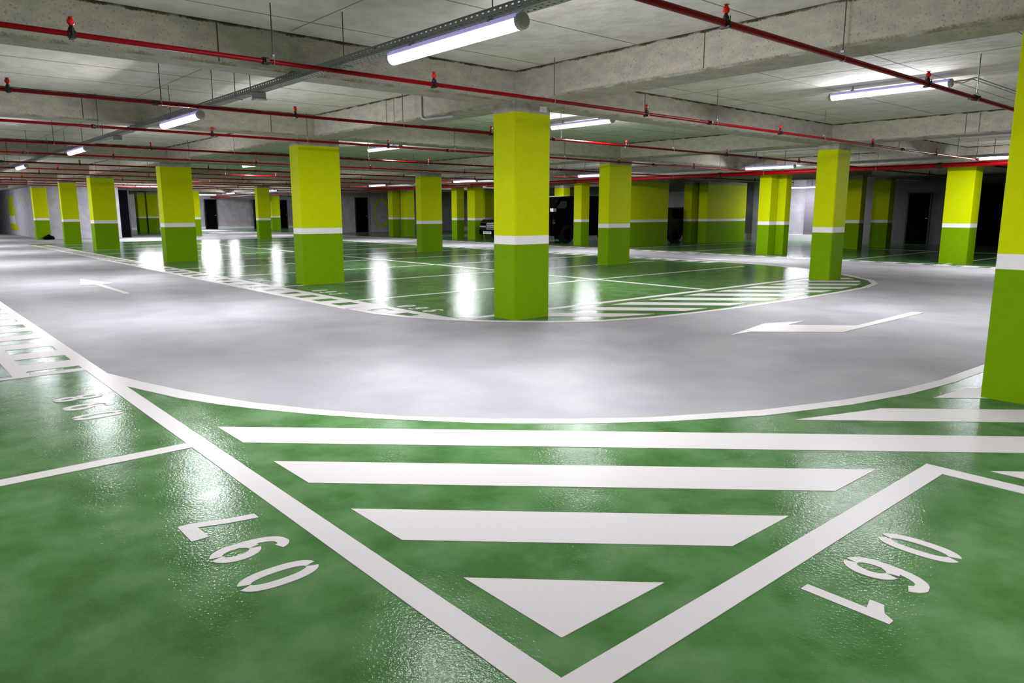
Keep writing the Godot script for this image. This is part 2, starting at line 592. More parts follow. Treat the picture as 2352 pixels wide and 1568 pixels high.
# glyphs are drawn 28 units high and 12 wide, y up
func glyph(d: String) -> Array:
	var w := 4.2
	var c := Vector2(6, 14)
	match d:
		"0":
			return stroke(arc(c, 4.9, 11.9, -82, 82, 30, 2.3), w) + stroke(arc(c, 4.9, 11.9, 98, 262, 30, 2.3), w)
		"9":
			var tail := arc(Vector2(6, 18.8), 4.9, 7.0, 84, 0, 14)
			tail.append_array(arc(Vector2(5, 14), 5.9, 12.0, -4, -92, 16))
			tail.append_array(arc(Vector2(4.6, 6.2), 4.0, 4.6, -100, -160, 8))
			return stroke(tail, w) + stroke(arc(Vector2(6, 18.8), 4.9, 7.0, 96, 264, 20), w) + stroke(arc(Vector2(6, 18.8), 4.9, 7.0, -84, -30, 8), w)
		"6":
			return turn_round(glyph("9"))
		"7":
			return [pts([-2.5, 28, 14.5, 28, 14.5, 23.2, 10.2, 12, 7.4, 0, 2.6, 0, 5.2, 12, 9.0, 22.0, 2.0, 21.6, -2.5, 21.6])]
		"1":
			return [pts([4, 0, 8.6, 0, 8.6, 28, 5.6, 28, 3.4, 24.6, -1.6, 22.4, -1.6, 18.0, 4, 19.4])]
		"8":
			return stroke(arc(Vector2(6, 20.6), 4.0, 5.8, -82, 82, 14), w) + stroke(arc(Vector2(6, 20.6), 4.0, 5.8, 98, 262, 14), w) + stroke(arc(Vector2(6, 8.0), 4.5, 6.4, -82, 82, 14), w) + stroke(arc(Vector2(6, 8.0), 4.5, 6.4, 98, 262, 14), w)
		"5":
			return [pts([2.4, 28, 11, 28, 11, 24.4, 5.2, 24.4, 4.6, 17.5, 1.4, 15.4])] + stroke(arc(Vector2(5, 9.6), 4.6, 8.0, 110, -140, 22), w)
		"4":
			return [pts([8, 0, 11, 0, 11, 28, 8.4, 28, 0, 10, 0, 6.4, 8, 6.4, 8, 9.6, 4.2, 9.6, 8, 19])]
		"3":
			return stroke(arc(Vector2(5, 20.6), 4.6, 5.8, 150, -80, 18), w) + stroke(arc(Vector2(5, 8.0), 5.0, 6.4, 80, -150, 18), w)
	return []

func stall_number(text: String, centres: Array, up: Vector2, right: Vector2, height: float, label: String) -> void:
	var mid: Vector2 = centres[1]
	var o := thing("stall_number", label, "floor number", Vector3(mid.x, 0, mid.y), 0.0, "white stencilled stall numbers")
	for i in text.length():
		var st := st_new()
		var c: Vector2 = centres[i] - mid
		var n := 0
		for p in glyph(text[i]):
			var q := PackedVector2Array()
			for v in p:
				q.append(c + right * ((v.x - 6.0) / 28.0 * height) + up * ((v.y - 14.0) / 28.0 * height))
			prism_into(st, q, 0.0, 0.0042 + 0.0004 * n)
			n += 1
		put("digit", st.commit(), M.paint, o)

func marking(called: String, label: String, category := "floor marking") -> Node3D:
	return thing(called, label, category)

func paint(o: Node3D, part: String, poly: PackedVector2Array, y := 0.004) -> void:
	put(part, prism(poly, 0.0, y), M.paint, o)

func strip(outer: PackedVector2Array, inner: PackedVector2Array) -> PackedVector2Array:
	var r := outer.duplicate()
	for i in inner.size():
		r.append(inner[inner.size() - 1 - i])
	return r

# ---------------------------------------------------------------- vehicles
func wheel(parent: Node3D, at: Vector3, r: float, w: float) -> void:
	var o := put("wheel", tube([at - Vector3(0, 0, w / 2), at + Vector3(0, 0, w / 2)], r, 24), M.tyre, parent)
	for s in [-1.0, 1.0]:
		put("rim", tube([at + Vector3(0, 0, s * w / 2), at + Vector3(0, 0, s * (w / 2 + 0.01))], r * 0.62, 18), M.car_matt, o)

func side_panel(profile: PackedVector2Array, half: float, taper_from: float, taper: float) -> Mesh:
	# extrudes a side view (x, y) across the width, drawing the upper part in towards the middle
	var st := st_new()
	var idx := Geometry2D.triangulate_polygon(profile)
	var wide := func(p: Vector2) -> float: return half - maxf(0.0, p.y - taper_from) * taper
	for s in [-1.0, 1.0]:
		for i in range(0, idx.size(), 3):
			var a := profile[idx[i]]
			var b := profile[idx[i + 1]]
			var c := profile[idx[i + 2]]
			tri(st, Vector3(a.x, a.y, s * wide.call(a)), Vector3(b.x, b.y, s * wide.call(b)), Vector3(c.x, c.y, s * wide.call(c)), Vector3(0, 0, s))
	var area := 0.0
	for i in profile.size():
		var p := profile[i]
		var q := profile[(i + 1) % profile.size()]
		area += p.x * q.y - q.x * p.y
	for i in profile.size():
		var p := profile[i]
		var q := profile[(i + 1) % profile.size()]
		var n := Vector3(q.y - p.y, p.x - q.x, 0).normalized() * signf(area)
		quad(st, Vector3(p.x, p.y, -wide.call(p)), Vector3(q.x, q.y, -wide.call(q)), Vector3(q.x, q.y, wide.call(q)), Vector3(p.x, p.y, wide.call(p)), n)
	return st.commit()

func build_van() -> void:
	# nose towards -x; the near side stands at z = -21.1
	var o := thing("pickup_truck", "black high pickup truck seen side on behind the middle columns", "truck", Vector3(20.0, 0, -22.0))
	var body := pts([0.05, 0.34, 0.0, 0.6, 0.02, 1.05, 0.12, 1.22, 0.42, 1.32, 0.58, 1.38, 1.02, 1.83, 1.12, 1.88, 1.6, 1.9, 3.3, 1.92, 4.9, 1.90, 4.98, 1.7, 5.0, 0.5, 4.95, 0.34, 4.4, 0.34, 4.3, 0.62, 4.1, 0.78, 3.7, 0.78, 3.5, 0.62, 3.38, 0.30, 3.3, 0.28, 1.95, 0.28, 1.9, 0.6, 1.7, 0.78, 1.3, 0.78, 1.1, 0.62, 0.92, 0.29])
	var comb := CSGCombiner3D.new()
	comb.name = "body"
	var solid := CSGPolygon3D.new()
	solid.polygon = body
	solid.mode = CSGPolygon3D.MODE_DEPTH
	solid.depth = 1.8
	solid.position = Vector3(0, 0, 0.9)
	solid.material = M.car
	comb.add_child(solid)
	var hole := CSGPolygon3D.new()
	hole.polygon = pts([0.82, 1.41, 1.04, 1.69, 1.38, 1.71, 1.43, 1.66, 1.43, 1.5, 1.33, 1.40])
	hole.mode = CSGPolygon3D.MODE_DEPTH
	hole.depth = 2.2
	hole.position = Vector3(0, 0, 1.1)
	hole.operation = CSGShape3D.OPERATION_SUBTRACTION
	hole.material = M.car_matt
	comb.add_child(hole)
	o.add_child(comb, true)
	for s in [-1.0, 1.0]:
		put("window", box_mesh(Vector3(0.82, 1.39, s * 0.86 - 0.004), Vector3(1.44, 1.72, s * 0.86 + 0.004)), M.glass, o)
		wheel(o, Vector3(1.5, 0.38, s * 0.74), 0.38, 0.24)
		wheel(o, Vector3(3.9, 0.38, s * 0.74), 0.38, 0.24)
		put("door_handle", box_mesh(Vector3(1.42, 1.1, s * 0.9 - 0.012), Vector3(1.58, 1.13, s * 0.9 + 0.02)), M.car_matt, o)
	put("mirror", box_mesh(Vector3(0.45, 1.27, 0.9), Vector3(0.62, 1.40, 1.08)), M.chrome, o)
	# round pale emblem on the front wing: a broken ring over a short bar
	var em := st_new()
	for seg in [[20, 150], [190, 330]]:
		for p in stroke(arc(Vector2(0, 0), 10, 10, seg[0], seg[1], 14), 2.4):
			var q := PackedVector2Array()
			for v in p:
				q.append(v * 0.0075)
			var idx := Geometry2D.triangulate_polygon(q)
			for i in range(0, idx.size(), 3):
				tri(em, Vector3(q[idx[i]].x, q[idx[i]].y, 0.0), Vector3(q[idx[i + 1]].x, q[idx[i + 1]].y, 0.0), Vector3(q[idx[i + 2]].x, q[idx[i + 2]].y, 0.0), Vector3.BACK)
	quad(em, Vector3(-0.06, -0.10, 0), Vector3(0.08, -0.09, 0), Vector3(0.08, -0.055, 0), Vector3(-0.05, -0.065, 0), Vector3.BACK)
	quad(em, Vector3(0.0, -0.05, 0), Vector3(0.04, -0.05, 0), Vector3(0.0, 0.03, 0), Vector3(-0.03, 0.03, 0), Vector3.BACK)
	put("emblem", em.commit(), M.decal, o, Vector3(0.66, 0.88, 0.903))

func build_suv() -> void:
	var o := thing("suv", "glossy black SUV showing its chrome grille beside the nearest white-banded column", "car", Vector3(20.9, 0, -25.15), deg_to_rad(4.0))
	var body := pts([0.02, 0.30, 0.0, 0.55, 0.05, 0.80, 0.22, 0.93, 1.15, 1.02, 1.75, 1.52, 2.0, 1.58, 3.6, 1.60, 4.4, 1.45, 4.65, 1.0, 4.7, 0.5, 4.6, 0.28, 4.05, 0.28, 3.95, 0.6, 3.7, 0.72, 3.4, 0.6, 3.28, 0.26, 1.35, 0.26, 1.25, 0.6, 1.0, 0.72, 0.72, 0.6, 0.6, 0.28])
	put("body", side_panel(body, 0.93, 0.95, 0.28), M.car, o)
	for i in 4:
		var y := 0.50 + 0.085 * i
		put("grille_bar", box_mesh(Vector3(-0.03 + 0.012 * i, y, -0.45), Vector3(0.08, y + 0.022, 0.45)), M.chrome, o)
	for s in [-1.0, 1.0]:
		put("headlight", box_mesh(Vector3(0.0, 0.64, s * 0.72 - 0.16), Vector3(0.18, 0.78, s * 0.72 + 0.16)), M.car_matt, o)
		put("headlight_trim", box_mesh(Vector3(-0.006, 0.62, s * 0.72 - 0.18), Vector3(0.17, 0.64, s * 0.72 + 0.18)), M.chrome, o)
		put("fog_lamp", tube([Vector3(-0.01, 0.40, s * 0.66), Vector3(0.06, 0.40, s * 0.66)], 0.05, 12), M.chrome, o)
		wheel(o, Vector3(1.0, 0.35, s * 0.80), 0.35, 0.23)
		wheel(o, Vector3(3.68, 0.35, s * 0.80), 0.35, 0.23)
		put("side_window", box_mesh(Vector3(1.75, 1.05, s * 0.86 - 0.03), Vector3(3.9, 1.38, s * 0.86 + 0.012)), M.car_matt, o)
	put("bumper", box_mesh(Vector3(-0.05, 0.26, -0.90), Vector3(0.12, 0.46, 0.90)), M.car_matt, o)
	var pl := put("number_plate", box_mesh(Vector3(-0.066, 0.29, -0.62), Vector3(-0.05, 0.40, -0.10)), M.plate, o)
	for k in 6:
		var z := -0.57 + 0.073 * k
		put("character", box_mesh(Vector3(-0.0685, 0.315, z), Vector3(-0.066, 0.375, z + 0.035)), M.print, pl)
	put("windscreen", side_panel(pts([1.16, 1.035, 1.74, 1.525, 1.72, 1.535, 1.14, 1.045]), 0.82, 0.95, 0.3), M.car_matt, o)

func build_small_car() -> void:
	var o := thing("parked_car", "dark olive car parked between the wide lime walls at the back", "car", Vector3(24.3, 0, -19.3))
	var body := pts([0.0, 0.3, 0.0, 0.9, 0.35, 1.0, 0.8, 1.42, 2.4, 1.46, 3.1, 1.0, 3.9, 0.9, 4.0, 0.5, 3.95, 0.3, 3.4, 0.3, 3.3, 0.55, 3.0, 0.62, 2.75, 0.5, 2.65, 0.26, 1.2, 0.26, 1.1, 0.55, 0.85, 0.62, 0.55, 0.5, 0.45, 0.3])
	put("body", side_panel(body, 0.85, 0.9, 0.25), M.olive, o)
	for s in [-1.0, 1.0]:
		put("side_window", box_mesh(Vector3(0.65, 0.98, s * 0.80 - 0.03), Vector3(2.6, 1.36, s * 0.80 + 0.035)), M.car_matt, o)
		wheel(o, Vector3(0.85, 0.31, s * 0.72), 0.31, 0.2)
		wheel(o, Vector3(3.0, 0.31, s * 0.72), 0.31, 0.2)
	put("sill", box_mesh(Vector3(1.25, 0.22, 0.84), Vector3(2.6, 0.30, 0.88)), M.chrome, o)

# ---------------------------------------------------------------- the place
func _ready() -> void:
	var cam := Camera3D.new()
	cam.name = "camera"
	cam.keep_aspect = Camera3D.KEEP_HEIGHT
	cam.fov = rad_to_deg(2.0 * atan(H / 2.0 / FOCAL_PX))
	cam.near = 0.05
	cam.far = 200.0
	cam.position = Vector3(0, 1.25, 0)
	cam.rotation = Vector3(deg_to_rad(-10.09), deg_to_rad(-41.15), 0.0)
	add_child(cam)
	cam.make_current()
	var we := WorldEnvironment.new()
	we.name = "environment"
	var env := Environment.new()
	env.background_mode = Environment.BG_COLOR
	env.background_color = Color(0, 0, 0)
	env.tonemap_mode = Environment.TONE_MAPPER_LINEAR
	env.tonemap_exposure = 1.0
	env.sdfgi_enabled = true
	env.ssao_enabled = true
	env.ssil_enabled = true
	we.environment = env
	add_child(we)

	make_materials()
	build_lamps()
	build_shell()
	build_columns()
	build_services()
	build_markings()
	build_van()
	build_suv()
	build_small_car()

func build_lamps() -> void:
	# (z of the middle, label) under the perforated tray over the left lane
	var a := [
		[-3.97, "near tube lamp under the perforated tray at the top of the picture"],
		[-9.37, "second tube lamp along the perforated tray, left of the first column pair"],
		[-15.1, "third tube lamp along the perforated tray, small and far left"],
		[-21.4, "fourth tube lamp along the perforated tray, at the left edge"],
		[-27.6, "fifth tube lamp along the perforated tray, far down the left lane"],
		[-33.2, "sixth tube lamp along the perforated tray, near the end of the left lane"],
		[-40.2, "tube lamp along the perforated tray, past the left frame edge by the core wall"],
		[-46.8, "last tube lamp along the perforated tray, past the left frame edge"],
		[1.6, "tube lamp under the perforated tray above and behind the viewer"]]
	for e in a:
		lamp(2.94, e[0], 2.325, 0.0, e[1], "tube lamps under the left cable tray", false)
	# fixed to the slab over the stalls
	var b := [
		[9.47, -3.93, "tube lamp on the slab crossed by the red pipe at upper right"],
		[9.13, -8.70, "tube lamp on the slab just right of the near middle column"],
		[9.15, -14.95, "tube lamp on the slab between the second and third left columns"],
		[9.25, -23.0, "tiny tube lamp on the slab beyond the second left column"],
		[9.3, -29.5, "tube lamp on the slab hidden between beams far left of the near column"],
		[9.3, -36.0, "tube lamp on the slab hidden between the farthest beams of the stalls"],
		[9.3, 2.6, "tube lamp on the slab outside the frame to the right"]]
	for e in b:
		lamp(e[0], e[1], 2.70, 0.0, e[2], "tube lamps fixed to the slab over the stalls", true)
	# hung over the far lane
	var c := [
		[17.82, -10.2, "tube lamp over the far lane left of the right middle column"],
		[18.25, -4.83, "tube lamp at the right edge just left of the big lime column"],
		[17.45, -16.0, "tube lamp over the far lane touching the middle right column"],
		[17.0, -22.12, "tube lamp over the far lane above the pair of thin columns"],
		[16.85, -28.15, "tube lamp over the far lane above the double column by the painted zero"],
		[16.6, -38.7, "tube lamp over the far lane just right of the thin left middle column"],
		[16.95, -45.6, "distant tube lamp left of the thin middle column"]]
	for e in c:
		lamp(e[0], e[1], 2.40, 0.0, e[2], "tube lamps hung over the far lane", true, 3.2)
	lamp(30.2, -15.7, 2.30, 0.0, "tube lamp before the pale wall between two right columns", "tube lamps at the back of the hall", true, 2.4)
	lamp(23.2, -23.6, 2.62, 0.0, "tube lamp above the roof of the black pickup truck", "tube lamps at the back of the hall", true, 1.2)
	lamp(24.9, -31.2, 2.62, 0.0, "tube lamp behind the near middle column over the SUV", "tube lamps at the back of the hall", true, 2.0)
	lamp(10.3, -37.8, 2.45, PI / 2, "tube lamp set crosswise left of the third left column", "tube lamps at the back of the hall", true, 4.5)
	lamp(17.9, -52.9, 2.45, PI / 2, "farthest tube lamp, set crosswise above the dark end door", "tube lamps at the back of the hall", true, 6.0)
	lamp(25.5, -48.0, 2.5, PI / 2, "tube lamp hidden behind the columns by the end wall", "tube lamps at the back of the hall", true, 6.0)
	lamp(-2.6, -4.0, 2.70, 0.0, "tube lamp on the slab left of the frame, over the near left stalls", "tube lamps left of the frame", true)
	lamp(-2.6, -11.5, 2.70, 0.0, "tube lamp on the slab left of the frame, past the ladder walkway", "tube lamps left of the frame", true)

func build_shell() -> void:
	# floor: cast slab with a grey sealer in the lanes, green coats laid over it
	var fl := structure("floor")
	put("slab", box_mesh(Vector3(-6.3, -0.25, -58.3), Vector3(32.4, 0.0, 6.3)), M.lane, fl)
	var arc_outer := arc_lane()
	var g1 := pts([-6, 6, -6, -57, 1.275, -57])
	g1.append_array(arc_outer)
	g1.append_array(pts([32, -1.87, 32, 6]))
	put("green_coat", prism(g1, -0.01, 0.002), M.green, fl)
	var g2 := island_outer()
	g2.append_array(pts([16.3, -34.5, 4.62, -34.5, 4.62, -15.0]))
	put("green_coat", prism(g2, -0.01, 0.002), M.green, fl)
	put("green_coat", prism(rect(18.95, -40.0, 32, -4.2), -0.01, 0.002), M.green, fl)
	put("green_coat", prism(rect(10.2, -57, 15.9, -44.5), -0.01, 0.002), M.green, fl)
	put("green_coat", prism(rect(18.95, -57, 32, -44.5), -0.01, 0.002), M.green, fl)

	# ceiling slab with the fins left by the formwork, and the beams
	var ce := structure("ceiling")
	put("slab", box_mesh(Vector3(-6.3, SLAB_Y, -58.3), Vector3(32.4, SLAB_Y + 0.25, 6.3)), M.slab, ce)
	var fin := st_new()
	for z in [-0.9, -2.15, -3.4, -4.65, -5.92, -7.9, -9.15, -10.2, -13.2, -14.5, -15.8, -17.1, -18.4, -21.2, -22.6, -24.0]:
		box(fin, Vector3(-6, SLAB_Y - 0.002, z - 0.005), Vector3(20, SLAB_Y + 0.01, z + 0.005))
	for x in [-1.2, 1.1, 2.95, 7.2, 8.4, 9.8, 11.2, 14.4, 15.7, 17.2, 18.6]:
		for s in [[-6.3, 6.0], [-11.3, -6.72], [-19.2, -11.7], [-27.5, -19.6]]:
			box(fin, Vector3(x - 0.004, SLAB_Y - 0.0015, s[0]), Vector3(x + 0.004, SLAB_Y + 0.01, s[1]))
	var fins := put("formwork_fins", fin.commit(), M.seam, ce)
	fins.set_meta("kind", "stuff")
	# beams along z over the column rows, then along x between them
	var rows := [[-0.95, -0.45], [5.62, 6.07], [13.2, 13.68], [20.15, 20.6], [26.6, 27.1]]
	for r in rows:
		beam(ce, false, -58, 6, r[0], r[1])
	for z in [[-6.70, -6.37], [-11.68, -11.32], [-19.55, -19.2], [-27.9, -27.5], [-33.3, -32.9], [-40.3, -39.9], [-46.5, -46.1], [-52.0, -51.6], [0.2, 0.55]]:
		var edge := -6.0
		for r in rows:
			beam(ce, true, edge, r[0], z[0], z[1])
			edge = r[1]
		beam(ce, true, edge, 32, z[0], z[1])
	# open shutter joints in the beam sides
	for j in [[2.34, -6.37, true], [2.31, -11.32, true], [4.9, -11.32, true], [2.4, -19.2, true], [7.9, -6.37, true], [9.6, -11.32, true], [5.62, -3.9, false], [13.2, -4.23, false], [13.2, -4.04, false], [5.62, -8.9, false], [5.62, -9.1, false]]:
		if j[2]:
			put("joint", box_mesh(Vector3(j[0] - 0.006, BEAM_Y + 0.022, j[1] - 0.01), Vector3(j[0] + 0.006, SLAB_Y, j[1] + 0.0015)), M.joint, ce)
		else:
			put("joint", box_mesh(Vector3(j[0] - 0.0015, BEAM_Y + 0.022, j[1] - 0.005), Vector3(j[0] + 0.01, SLAB_Y, j[1] + 0.005)), M.joint, ce)

	# outer walls
	var w := structure("wall_left")
	put("wall", box_mesh(Vector3(-6.3, -0.25, -58.3), Vector3(-6.0, SLAB_Y + 0.25, 6.3)), M.wall, w)
	w = structure("wall_near")
	put("wall", box_mesh(Vector3(-6.0, -0.25, 6.0), Vector3(32.4, SLAB_Y + 0.25, 6.3)), M.wall, w)
	w = structure("wall_end")
	put("wall", box_mesh(Vector3(-6.0, -0.25, -58.3), Vector3(32.4, SLAB_Y + 0.25, -57.6)), M.wall, w)
	w = structure("wall_right")
	put("wall", box_mesh(Vector3(31.5, -0.25, -57.6), Vector3(32.4, SLAB_Y + 0.25, -14.3)), M.wall, w)
	put("wall", box_mesh(Vector3(31.5, -0.25, -14.3), Vector3(32.4, SLAB_Y + 0.25, 6.0)), M.wall_dark, w)
	put("pier", box_mesh(Vector3(31.1, 0.0, -16.0), Vector3(31.5, SLAB_Y, -15.5)), M.wall_dark, w)
	put("pier", box_mesh(Vector3(30.9, 0.0, -18.4), Vector3(31.5, SLAB_Y, -18.0)), M.wall, w)
	# stair core at the end of the left stalls, and a cross wall behind the right ones
	w = structure("wall_core")
	put("wall", box_mesh(Vector3(6.1, 0.0, -56.0), Vector3(9.45, SLAB_Y, -40.45)), M.wall, w)
	graphic_on_core(w)
	w = structure("wall_cross")
	put("wall", box_mesh(Vector3(21.6, 0.0, -41.4), Vector3(31.5, SLAB_Y, -41.0)), M.wall, w)
	put("joint", box_mesh(Vector3(23.93, 0.0, -41.02), Vector3(23.95, SLAB_Y, -40.997)), M.joint, w)
	var zero := st_new()
	for p in stroke(arc(Vector2(0, 0), 50, 87, -89.9, 90.1, 24), 13.0) + stroke(arc(Vector2(0, 0), 50, 87, 90, 270, 24), 13.0):
		var q := PackedVector2Array()
		for v in p:
			q.append(v * 0.01)
		var idx := Geometry2D.triangulate_polygon(q)
		for i in range(0, idx.size(), 3):
			tri(zero, Vector3(q[idx[i]].x, q[idx[i]].y, 0.0), Vector3(q[idx[i + 1]].x, q[idx[i + 1]].y, 0.0), Vector3(q[idx[i + 2]].x, q[idx[i + 2]].y, 0.0), Vector3.BACK)
	put("painted_zero", zero.commit(), M.lime, w, Vector3(24.76, 1.21, -40.995))
	var marks := st_new()
	quad(marks, Vector3(26.95, 1.75, 0), Vector3(27.1, 1.95, 0), Vector3(27.22, 1.95, 0), Vector3(27.07, 1.75, 0), Vector3.BACK)
	quad(marks, Vector3(26.95, 1.55, 0), Vector3(27.1, 1.35, 0), Vector3(27.22, 1.35, 0), Vector3(27.07, 1.55, 0), Vector3.BACK)
	quad(marks, Vector3(27.0, 0.45, 0), Vector3(27.25, 0.45, 0), Vector3(27.25, 1.1, 0), Vector3(27.05, 1.1, 0), Vector3.BACK)
	put("painted_mark", marks.commit(), M.band, w, Vector3(0.1, 0, -40.995))

	# pale kerbs along the feet of the far walls
	w = structure("baseboard_end")
	put("kerb", box_mesh(Vector3(9.9, 0, -57.6), Vector3(31.5, 0.16, -57.3)), M.kerb, w)
	w = structure("baseboard_right")
	put("kerb", box_mesh(Vector3(31.0, 0, -40.9), Vector3(31.5, 0.28, -14.0)), M.kerb, w)
	# dark doors
	door(1, Vector3(19.66, 0, -57.3), 0.0, 0.86, 2.2)
	door(2, Vector3(23.4, 0, -57.3), 0.0, 0.86, 2.2)
	door(3, Vector3(25.3, 0, -57.3), 0.0, 0.86, 2.2)
	door(4, Vector3(23.3, 0, -41.0), 0.0, 0.82, 2.13)
	door(5, Vector3(31.5, 0, -11.45), -PI / 2, 0.84, 2.0)
	door(6, Vector3(31.5, 0, -8.2), -PI / 2, 2.6, 2.3)
	door(7, Vector3(4.4, 0, -57.6), 0.0, 5.0, 2.3)
	door(8, Vector3(9.69, 0, -40.6), 0.0, 0.46, 2.36)

func graphic_on_core(w: Node3D) -> void:
	# lime and white painted figure on the lane side of the core, seen very obliquely
	var st := st_new()
	quad(st, Vector3(6.095, 0.28, -50.6), Vector3(6.095, 0.28, -47.6), Vector3(6.095, 0.62, -48.4), Vector3(6.095, 0.62, -50.6), Vector3.LEFT)
	quad(st, Vector3(6.095, 1.05, -50.6), Vector3(6.095, 1.05, -48.6), Vector3(6.095, 1.5, -48.2), Vector3(6.095, 1.5, -50.6), Vector3.LEFT)
	quad(st, Vector3(6.095, 1.5, -50.6), Vector3(6.095, 1.5, -49.0), Vector3(6.095, 2.1, -48.6), Vector3(6.095, 2.1, -50.6), Vector3.LEFT)
	put("painted_figure", st.commit(), M.lime, w)
	st = st_new()
	quad(st, Vector3(6.095, 0.62, -50.6), Vector3(6.095, 0.62, -48.6), Vector3(6.095, 1.05, -48.6), Vector3(6.095, 1.05, -50.6), Vector3.LEFT)
	put("painted_figure", st.commit(), M.band, w)

func door(n: int, at: Vector3, turn: float, width: float, height: float) -> void:
	var o := structure("door_%d" % n, at)
	o.rotation.y = turn
	var hw := width / 2.0
	put("leaf", box_mesh(Vector3(-hw, 0.0, -0.02), Vector3(hw, height, 0.03)), M.door, o)
	var f := st_new()
	for s in [-1.0, 1.0]:
		box(f, Vector3(s * hw - 0.03, 0, -0.02), Vector3(s * hw + 0.03, height + 0.03, 0.05))
	box(f, Vector3(-hw, height - 0.02, -0.02), Vector3(hw, height + 0.03, 0.05))
	put("frame", f.commit(), M.door_frame, o)
	if width < 1.2 and width > 0.6:
		put("handle", box_mesh(Vector3(hw - 0.14, 1.0, 0.03), Vector3(hw - 0.06, 1.03, 0.08)), M.zinc, o)

func build_columns() -> void:
	# first row, beside the left lane
	column(5.60, 6.20, -1.53, -1.14, "big lime and green column cut by the right edge of the picture")
	column(5.57, 6.12, -6.71, -6.32, "tall lime and green column nearest the middle of the picture")
	column(5.56, 6.33, -12.17, -11.82, "broad lime and green column left of the middle, second largest on the left")
	column(5.56, 6.31, -19.93, -19.57, "lime and green column third from the left lane's near end, beside the ladder marking")
	column(5.62, 6.34, -28.00, -27.51, "lime and green column right of the two leftmost ones, before a black opening")
	column(5.66, 6.23, -33.15, -32.88, "narrow lime and green column, second from the left edge")
	column(5.75, 6.32, -40.22, -39.84, "leftmost small lime and green column against the grey core wall")
	# second row
	column(13.22, 13.71, -6.63, -6.24, "slim lime and green column on the striped island tip at right")
	column(13.22, 14.02, -11.98, -11.64, "lime and green column right of the middle, before a wide lime wall")
	column(13.22, 14.02, -19.80, -19.48, "lime and green column between the painted zero and the near column")
	column(13.22, 14.02, -27.95, -27.55, "lime and green column hidden behind the broad second column")
	column(13.60, 14.18, -33.70, -33.38, "small lime and green column in the gap between the two left big ones")
	column(12.87, 13.47, -41.05, -40.85, "sliver of a lime and green column just right of the third left one")
	# third row, beyond the far lane; double columns stand at the movement joint
	column(20.00, 20.53, -6.71, -6.09, "lime and green column at right with black wall on both sides of it")
	column(20.05, 20.45, -11.77, -11.39, "left half of the double lime column left of the striped island column")
	column(20.50, 20.82, -11.60, -11.16, "right half of the double lime column left of the striped island column")
	column(20.40, 20.85, -19.75, -19.35, "thin lime and green column standing in front of the black pickup truck")
	column(20.80, 21.24, -28.15, -27.73, "left one of the two thin lime columns before the near middle column")
	column(21.10, 21.59, -27.32, -26.74, "right one of the two thin lime columns, beside the SUV nose")
	column(20.90, 21.38, -33.95, -33.52, "left half of the double lime column in front of the painted zero")
	column(21.30, 21.75, -33.36, -32.71, "right half of the double lime column in front of the painted zero")
	column(12.80, 13.25, -50.9, -50.3, "left half of the shaded double column behind the third left column")
	column(13.35, 14.0, -50.9, -50.3, "right half of the shaded double column behind the third left column")
	column(21.80, 22.39, -51.3, -51.0, "shaded green column behind the small left middle column")
	column(24.50, 25.30, -30.5, -30.2, "lime column behind the SUV, mostly hidden by the near column")
	column(24.50, 24.95, -25.0, -24.4, "lime column behind the cab of the black pickup truck")
	column(25.42, 25.79, -11.78, -11.10, "lime half of the double column right of the striped island column")
	column(27.00, 27.44, -11.39, -10.81, "green-shaded half of the double column right of the striped island column")
	# short walls painted like the columns
	column(20.90, 23.26, -17.85, -17.46, "wide bright lime wall right of the middle right column", "wide painted walls at the back", "painted_wall")
	column(25.50, 26.0, -18.37, -17.98, "narrow shaded lime wall next to a dark gap", "wide painted walls at the back", "painted_wall")
	column(25.80, 28.70, -17.85, -17.42, "widest lime wall, right of the dark gap", "wide painted walls at the back", "painted_wall")

	# pale patch of filler on the neck of the near column, and a dark sack at the foot of the last one
	var near := get_node("column_001")
	put("filler_patch", box_mesh(Vector3(0.10, 2.385, 0.385 / 2.0), Vector3(0.21, 2.445, 0.39 / 2.0 + 0.003)), M.band, near)
	var o := thing("refuse_sack", "small black sack at the foot of the leftmost small column", "sack", Vector3(6.2, 0, -39.7))
	put("sack", lathe([Vector2(0.0, 0.0), Vector2(0.20, 0.0), Vector2(0.24, 0.06), Vector2(0.19, 0.15), Vector2(0.07, 0.20), Vector2(0.03, 0.24), Vector2(0.0, 0.24)], 14), M.car_matt, o)

